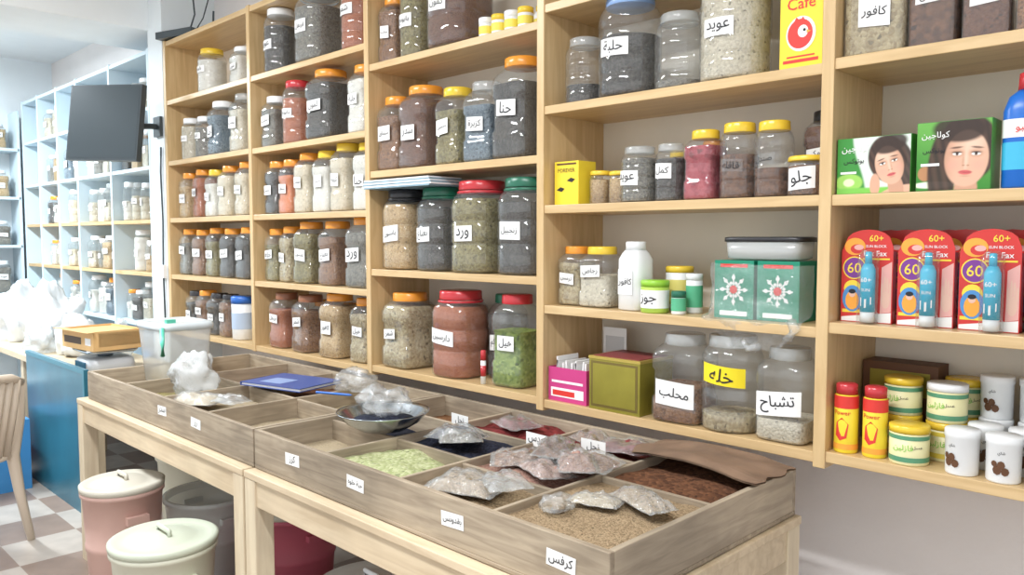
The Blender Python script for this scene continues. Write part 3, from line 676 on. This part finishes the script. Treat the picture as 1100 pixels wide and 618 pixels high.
for i,(x,y,k,z) in enumerate([(-1.53,1.58,'brown',.868),(-1.41,1.55,'pinkseed',.868),(-1.36,1.68,'brown',.872),(-1.50,1.70,'clove',.880),(-1.34,1.60,'pinkseed',.890),(-1.45,1.64,'clove',.898)]):
    packet((x,y,z),.17,.11,.022,k,10+i,rnd(-1.2,1.2),rnd(-.1,.1))
packet((-1.40,1.90,.862),.18,.12,.022,'dred',18,.4); packet((-1.52,1.90,.866),.15,.11,.02,'brown',19,-.3)
packet((-1.84,1.62,.872),.18,.12,.025,'black',21,.3); packet((-1.77,1.57,.885),.13,.10,.02,'grey',22,.9)
packet((-1.82,1.86,.872),.16,.12,.02,'dred',23,-.3)
packet((-1.06,1.50,.878),.17,.08,.02,'celery',25,-.35); packet((-1.15,1.44,.872),.13,.07,.016,'powder',26,.3)
bag('powder_bag',(-1.20,1.36,.872),.035,.028,.022,seed=27,rz=.9,amp=.5,inner=G['celery'])
M_bagw=clear('milky_bag_film',haze=.34,rough=.15,refl=.7,bump=1.0)
bag('powder_bag',(-3.27,1.42,.85),.10,.07,.10,M_bagw,seed=31,rz=.2,amp=.5)
packet((-3.10,1.36,.835),.2,.14,.03,'beige',32,.5)
packet((-2.95,1.42,.85),.14,.1,.02,None,33,.2)
M_steel=mat('stainless_steel',(.45,.50,.55),.22,metal=1.0)
b=MB(); b.lathe([(0,.06),(.004,.075),(.03,.12),(.055,.142),(.062,.150),(.064,.149),(.055,.138),(.03,.115),(.008,.07),(.007,.001)],M_steel,n=40,cap1=True)
b.lathe([(.012,.08),(.035,.10),(.045,.05),(.05,.005)],G['black'],n=24); b.done('steel_bowl',(-2.09,1.52,.879))
bag('powder_bag',(-2.12,1.55,.925),.08,.06,.05,seed=41,rz=.2,amp=.55)
M_fold=mat('folder_blue',(.05,.09,.30),.4)
b=MB(); b.box(-.17,.17,-.12,.12,0,.003,M_fold); b.box(-.165,.165,-.115,.115,.003,.012,M_paper); b.box(-.17,.17,-.12,.12,.012,.015,M_fold); b.box(-.17,-.166,-.12,.12,0,.015,M_fold)
b.box(-.10,.02,-.08,.02,.0151,.0156,mat('folder_print',(.25,.35,.6),.4))
b.done('document_folder',(-2.98,1.70,.888),.25)
b=MB(); b.lathe([(0,.005),(.15,.005),(.165,.001)],mat('pen_blue',(.03,.15,.55),.3),n=10,R=Matrix.Rotation(math.pi/2,4,'Y')); b.done('ballpoint_pen',(-2.72,1.66,.895),.4)
bag('powder_bag',(-2.72,1.84,.88),.09,.06,.05,seed=45,rz=.2,amp=.5)
M_card=mat('brown_cardboard',(.20,.125,.08),.8,var=.25,vscale=10)
b=MB(); vs=[];fs=[]; n=14
for s_ in(0,1):
    for j in range(n+1):
        for i in range(n+1):
            u,v=i/n,j/n; x=-.21+.42*u+.02*noise.noise(Vector((v*4,1,0))); y=-.10+.2*v+.02*noise.noise(Vector((u*4,5,0)))
            vs.append((x,y,.02*math.sin(u*3)+.012*noise.noise(Vector((u*3,v*3,2)))+s_*.004))
for s_ in(0,1):
    for j in range(n):
        for i in range(n):
            a=s_*(n+1)**2+j*(n+1)+i; fs.append((a,a+1,a+n+2,a+n+1))
b.add(vs,fs,M_card); b.done('cardboard_sheet',(-1.13,1.89,.892),-.05)
M_teallid=mat('handle_green',(.1,.5,.36),.4)
b=MB(); P=[(0,.12),(.004,.13),(.27,.155)]
b.lathe(P,M_tub,ex=6,dr=.8,n=36,cap1=False); b.lathe([(.265,.163),(.282,.166),(.297,.160),(.300,.135),(.29,.12)],clear('frosted_lid',haze=.85,hazecol=(.70,.77,.80)),ex=6,dr=.8,n=36)
b.box(.11,.135,-.09,-.05,.296,.315,M_teallid); b.tube([(.155,-.12,.28),(.192,-.135,.22),(.155,-.12,.16)],.010,M_teallid)
b.lathe([(.006,.11),(.07,.115),(.09,.05)],G['beige'],ex=4,dr=.8); b.done('storage_tub',(-3.73,1.53,.815))

def bin_(name,x,y,r,h,body,lid=None,fill=None):
    b=MB()
    b.lathe([(0,r*.78),(.006,r*.82),(h*.55,r*.92),(h*.56,r*.95),(h*.60,r*.95),(h*.61,r*.93),(h-.02,r),(h-.018,r*1.05),(h,r*1.05),(h,r*.98),(h-.03,r*.97)],body,n=40,cap1=False)
    if lid:
        b.lathe([(h+.0005,r*1.06),(h+.02,r*1.07),(h+.026,r*1.0),(h+.018,r*.9),(h+.02,r*.6),(h+.032,r*.5),(h+.034,r*.1)],lid,n=40)
        b.tube([(-r*.3,0,h+.03),(-r*.28,0,h+.05),(r*.28,0,h+.05),(r*.3,0,h+.03)],.008,lid)
    if fill: b.lathe([(.01,r*.74),(h*.5,r*.86),(h*.55,r*.5),(h*.57,.01)],fill,n=28)
    for s in(-1,1): b.box(s*r*1.0-.015,s*r*1.0+.015,-.04,.04,h*.78,h*.84,body)
    b.done(name,(x,y,0))
M_bpink=mat('bin_dusty_pink',(.56,.36,.31),.5); M_lidb=mat('bin_lid_beige',(.56,.53,.45),.5); M_bwhite=mat('bin_offwhite',(.66,.66,.54),.45); M_lidg=mat('bin_lid_sage',(.54,.58,.47),.45)
M_tub2=clear('cloudy_tub',haze=.6,rough=.25,hazecol=(.72,.76,.76))
bin_('lidded_bucket',-2.72,1.06,.165,.46,M_bwhite,M_lidg)
bin_('lidded_bin',-3.27,1.12,.145,.52,M_bpink,M_lidb)
bin_('plastic_tub',-3.26,1.47,.18,.42,M_tub2,None,G['grey'])
bin_('lidded_bin',-2.85,1.62,.18,.42,mat('bin_rose',(.55,.12,.18),.5),M_lidb)
bin_('lidded_bucket',-3.72,1.62,.18,.48,M_bwhite,M_white)
bin_('lidded_bucket',-2.05,1.45,.18,.38,M_bwhite,M_white)
bin_('lidded_bin',-1.6,1.6,.18,.36,mat('bin_rose',(.55,.12,.18),.5),M_lidb)

# ------------------------------------------------------------ left area
b=MB(); b.box(-7.4,-4.6,1.42,1.96,.70,.74,W3)
for x in(-7.38,-6.0,-4.68):
    for y in(1.44,1.88): b.box(x,x+.06,y,y+.06,0,.70,W4)
b.done('side_table',bevel=.003)
M_teal=mat('teal_board',(.025,.15,.22),.3,var=.25,vscale=3)
b=MB(); b.box(-.54,.54,0,.022,0,.80,M_teal); b.box(-.54,.54,-.003,0,.775,.80,mat('board_edge',(.05,.22,.30),.4)); b.box(.515,.54,-.003,0,0,.775,mat('board_edge',(.05,.22,.30),.4))
b.done('teal_board',(-5.08,1.38,0),0)
M_grey=mat('scale_grey',(.5,.52,.54),.4)
b=MB(); b.lathe([(0,.14),(.006,.15),(.07,.14),(.08,.12)],M_grey,ex=5,dr=.9); b.lathe([(.08,.04),(.11,.04)],M_steel); b.lathe([(.11,.15),(.12,.16),(.128,.16),(.122,.15)],M_steel,ex=6,dr=.9)
b.box(-.08,.08,-.138,-.13,.02,.06,mat('scale_display',(.03,.12,.2),.2)); b.done('weighing_scale',(-4.88,1.60,.74))
M_corr=mat('corrugated_yellow',(.72,.46,.20),.7,var=.12)
carton('cardboard_tray',-5.10,-4.70,1.46,.28,.869,.11,M_corr,lambda b,w,h,d:(b.box(-w/2+.03,w/2-.15,-.001,0,.03,.07,mat('faded_print',(.10,.07,.05),.7)),b.box(w/2-.10,w/2-.03,-.001,0,.03,.07,M_paper),b.box(-w/2-.02,w/2+.02,-.04,0,h-.003,h,M_corr),b.box(-w/2-.005,w/2,.03,d,h*.2,h*.9,M_corr)),openbox=True,rz=.1)
M_sack=mat('white_polythene',(.76,.79,.81),.4,bump=.6,bscale=10)
bag('white_sack',(-5.62,1.70,.7405),.16,.14,.15,M_sack,seed=51,amp=.5)
bag('white_sack',(-6.20,1.70,.7405),.20,.17,.24,M_sack,seed=52,amp=.55)
bag('white_sack',(-6.75,1.66,.7405),.20,.17,.26,M_sack,seed=53,amp=.5)
bag('white_sack',(-7.15,1.68,.7405),.16,.17,.20,M_sack,seed=54,amp=.4)
bag('white_sack',(-5.33,1.84,.7405),.09,.07,.14,M_bagw,seed=57,amp=.4)
bag('white_sack',(-5.93,1.55,.7405),.12,.09,.10,M_bagw,seed=58,amp=.5)
bag('white_sack',(-6.75,1.20,0),.20,.15,.40,M_sack,seed=55,amp=.3)
carton('blue_crate',-5.75,-5.35,1.02,.3,0,.42,mat('crate_blue',(.05,.25,.55),.5),lambda b,w,h,d:(b.box(-w*.4,w*.4,-.002,0,.1,.3,M_paper),b.box(-w*.35,w*.35,-.003,-.002,.14,.26,mat('crate_print',(.1,.35,.6),.5))))
bin_('pink_basin',-6.25,1.22,.16,.50,mat('basin_pink',(.65,.3,.35),.5),M_white)

M_bsh=mat('shelf_blue_white',(.60,.72,.79),.5); M_bbk=mat('shelf_blue_back',(.80,.85,.88),.6)
b=MB(); zz=[.6,.925,1.26,1.6,1.94,2.31,2.66]
for x in(-8.0,-7.55,-7.05,-6.58,-5.88,-5.19): b.box(x-.015,x+.015,2.0,2.334,.1,2.68,M_bsh)
for z in zz: b.box(-7.98,-5.2,2.005,2.334,z-.012,z+.012,M_bsh if z>2 else (W1 if 1<z<1.7 else M_bsh))
b.box(-7.98,-5.2,2.322,2.333,.1,2.66,M_bbk)
b.done('blue_shelving',bevel=.002)
cs=['pale','white','pale','beige','white','grey','blue','dk','white','tan']
for zi,z in enumerate(zz[1:6]):
    for x0,x1 in((-6.58,-5.88),(-5.88,-5.19),(-7.05,-6.58),(-7.55,-7.05)):
        x=x0+.1
        while x<x1-.07:
            if random.random()<.85:
                jar(x,2.1,z+.0125,rnd(.11,.14),rnd(.2,.28),random.choice(['sq','rd','rect']),random.choice(cs),rnd(.5,.85),random.choice(['wh','wh','or','wh','cl']))
            x+=rnd(.155,.19)
b=MB(); ez=[.55,1.0,1.42,1.84,2.26]
for z in ez: b.box(-8.298,-8.02,.4,1.98,z-.012,z+.012,M_bsh)
for y in(.4,1.19,1.965): b.box(-8.298,-8.02,y,y+.02,.1,2.6,M_bsh)
b.done('end_wall_shelving',bevel=.002)
for z in ez:
    y=.52
    while y<1.9:
        if abs(y-1.2)>.09: jar(-8.13,y,z+.0125,rnd(.12,.15),rnd(.2,.3),'sq',random.choice(['tan','pale','grey','pale','brown']),.8,random.choice(['wh','br']),rot=math.pi/2)
        y+=.165

M_mon=mat('monitor_shell',(.055,.07,.08),.35); M_scr=mat('monitor_screen',(.035,.05,.06),.35)
b=MB(); R=Matrix.Rotation(.48,4,'Z')@Matrix.Rotation(-.10,4,'X')@Matrix.Rotation(.04,4,'Y')
b.box(-.26,.26,-.02,.02,-.225,.225,M_mon,R); b.box(-.25,.25,-.0215,-.02,-.213,.217,M_scr,R); b.box(-.14,.14,.02,.05,-.12,.12,M_mon,R)
b.tube([(0,.05,0),(.0,.16,.0),(.06,.24,0),(.06,.285,0)],.018,M_mon); b.box(.01,.11,.27,.288,-.06,.06,M_mon)
o=b.done('monitor',(-5.08,1.71,2.175),bevel=.003)
b=MB(); b.box(-.17,.13,-.1,.1,0,.04,M_mon)
for x in(-.14,.1): b.tube([(x,.09,.03),(x,.1,.18)],.006,M_mon)
b.tube([(.0,0,.04),(.03,.02,.15),(-.02,.05,.3),(.05,.05,.42)],.005,M_mon); b.tube([(.05,0,.04),(.1,.02,.12),(.12,.05,.25),(.2,.05,.42)],.004,M_mon)
b.done('wifi_router',(-4.80,2.10,2.681),.3)
b=MB(); b.tube([(-4.985,1.990,2.05),(-5.0,1.99,1.9),(-4.985,1.99,1.6),(-5.0,1.99,1.3),(-4.99,1.99,1.0)],.006,M_mon); b.box(-5.02,-4.96,1.975,1.999,1.25,1.33,M_white); b.done('power_cable')

M_ch=mat('chair_beige',(.62,.53,.43),.4)
b=MB()
b.lathe([(.42,.21),(.425,.225),(.44,.225),(.445,.21)],M_ch,ex=4)
for sx in(-1,1):
    b.tube([(sx*.22,-.22,0),(sx*.205,-.2,.25),(sx*.19,-.18,.43)],[.018,.024,.03],M_ch)
    b.tube([(sx*.22,.25,0),(sx*.2,.21,.25),(sx*.19,.19,.43),(sx*.2,.23,.62),(sx*.17,.27,.8)],[.018,.024,.03,.022,.02],M_ch)
    b.tube([(sx*.2,.23,.64),(sx*.25,.08,.65),(sx*.25,-.14,.64),(sx*.21,-.19,.43)],.018,M_ch)
b.tube([(-.17,.27,.8),(-.1,.285,.83),(0,.29,.84),(.1,.285,.83),(.17,.27,.8)],.022,M_ch)
for i in range(-3,4): b.tube([(i*.045,.2,.44),(i*.045,.245,.62),(i*.045,.283,.82)],.019,M_ch)
b.done('plastic_chair',(-4.52,.76,0),-1.0)

# ------------------------------------------------------------ lights
M_tubeL=mat('tube_glow',(.95,.98,1),.5,emit=6)
for i,(x,y) in enumerate([(-1.0,.2),(-3.4,.4),(-6.6,.6)]):
    b=MB(); b.box(-.62,.62,-.05,.05,.02,.06,M_white); b.tube([(-.6,0,0),(.6,0,0)],.014,M_tubeL); b.box(-.62,-.6,-.02,.02,-.02,.03,M_white); b.box(.6,.62,-.02,.02,-.02,.03,M_white)
    b.done('tube_light',(x,y,3.04))
    L=D.lights.new('tube_lamp','AREA'); L.shape='RECTANGLE'; L.size=1.2; L.size_y=.12; L.energy=[62,66,165][i]; L.color=(.97,.985,1) if i<2 else (.85,.94,1)
    o=D.objects.new('tube_lamp',L); C.collection.objects.link(o); o.location=(x,y,2.99)
w=D.worlds.new('daylight'); C.scene.world=w; w.use_nodes=True
w.node_tree.nodes['Background'].inputs[0].default_value=(.95,.975,1,1); w.node_tree.nodes['Background'].inputs[1].default_value=1.42

cam=D.cameras.new('camera'); cam.lens=28.08; cam.sensor_width=36
co=D.objects.new('camera',cam); C.collection.objects.link(co); co.location=(0,0,1.5)
co.rotation_euler=(math.radians(90-3.6),0,math.radians(44.7)); C.scene.camera=co
C.scene.view_settings.view_transform='Standard'
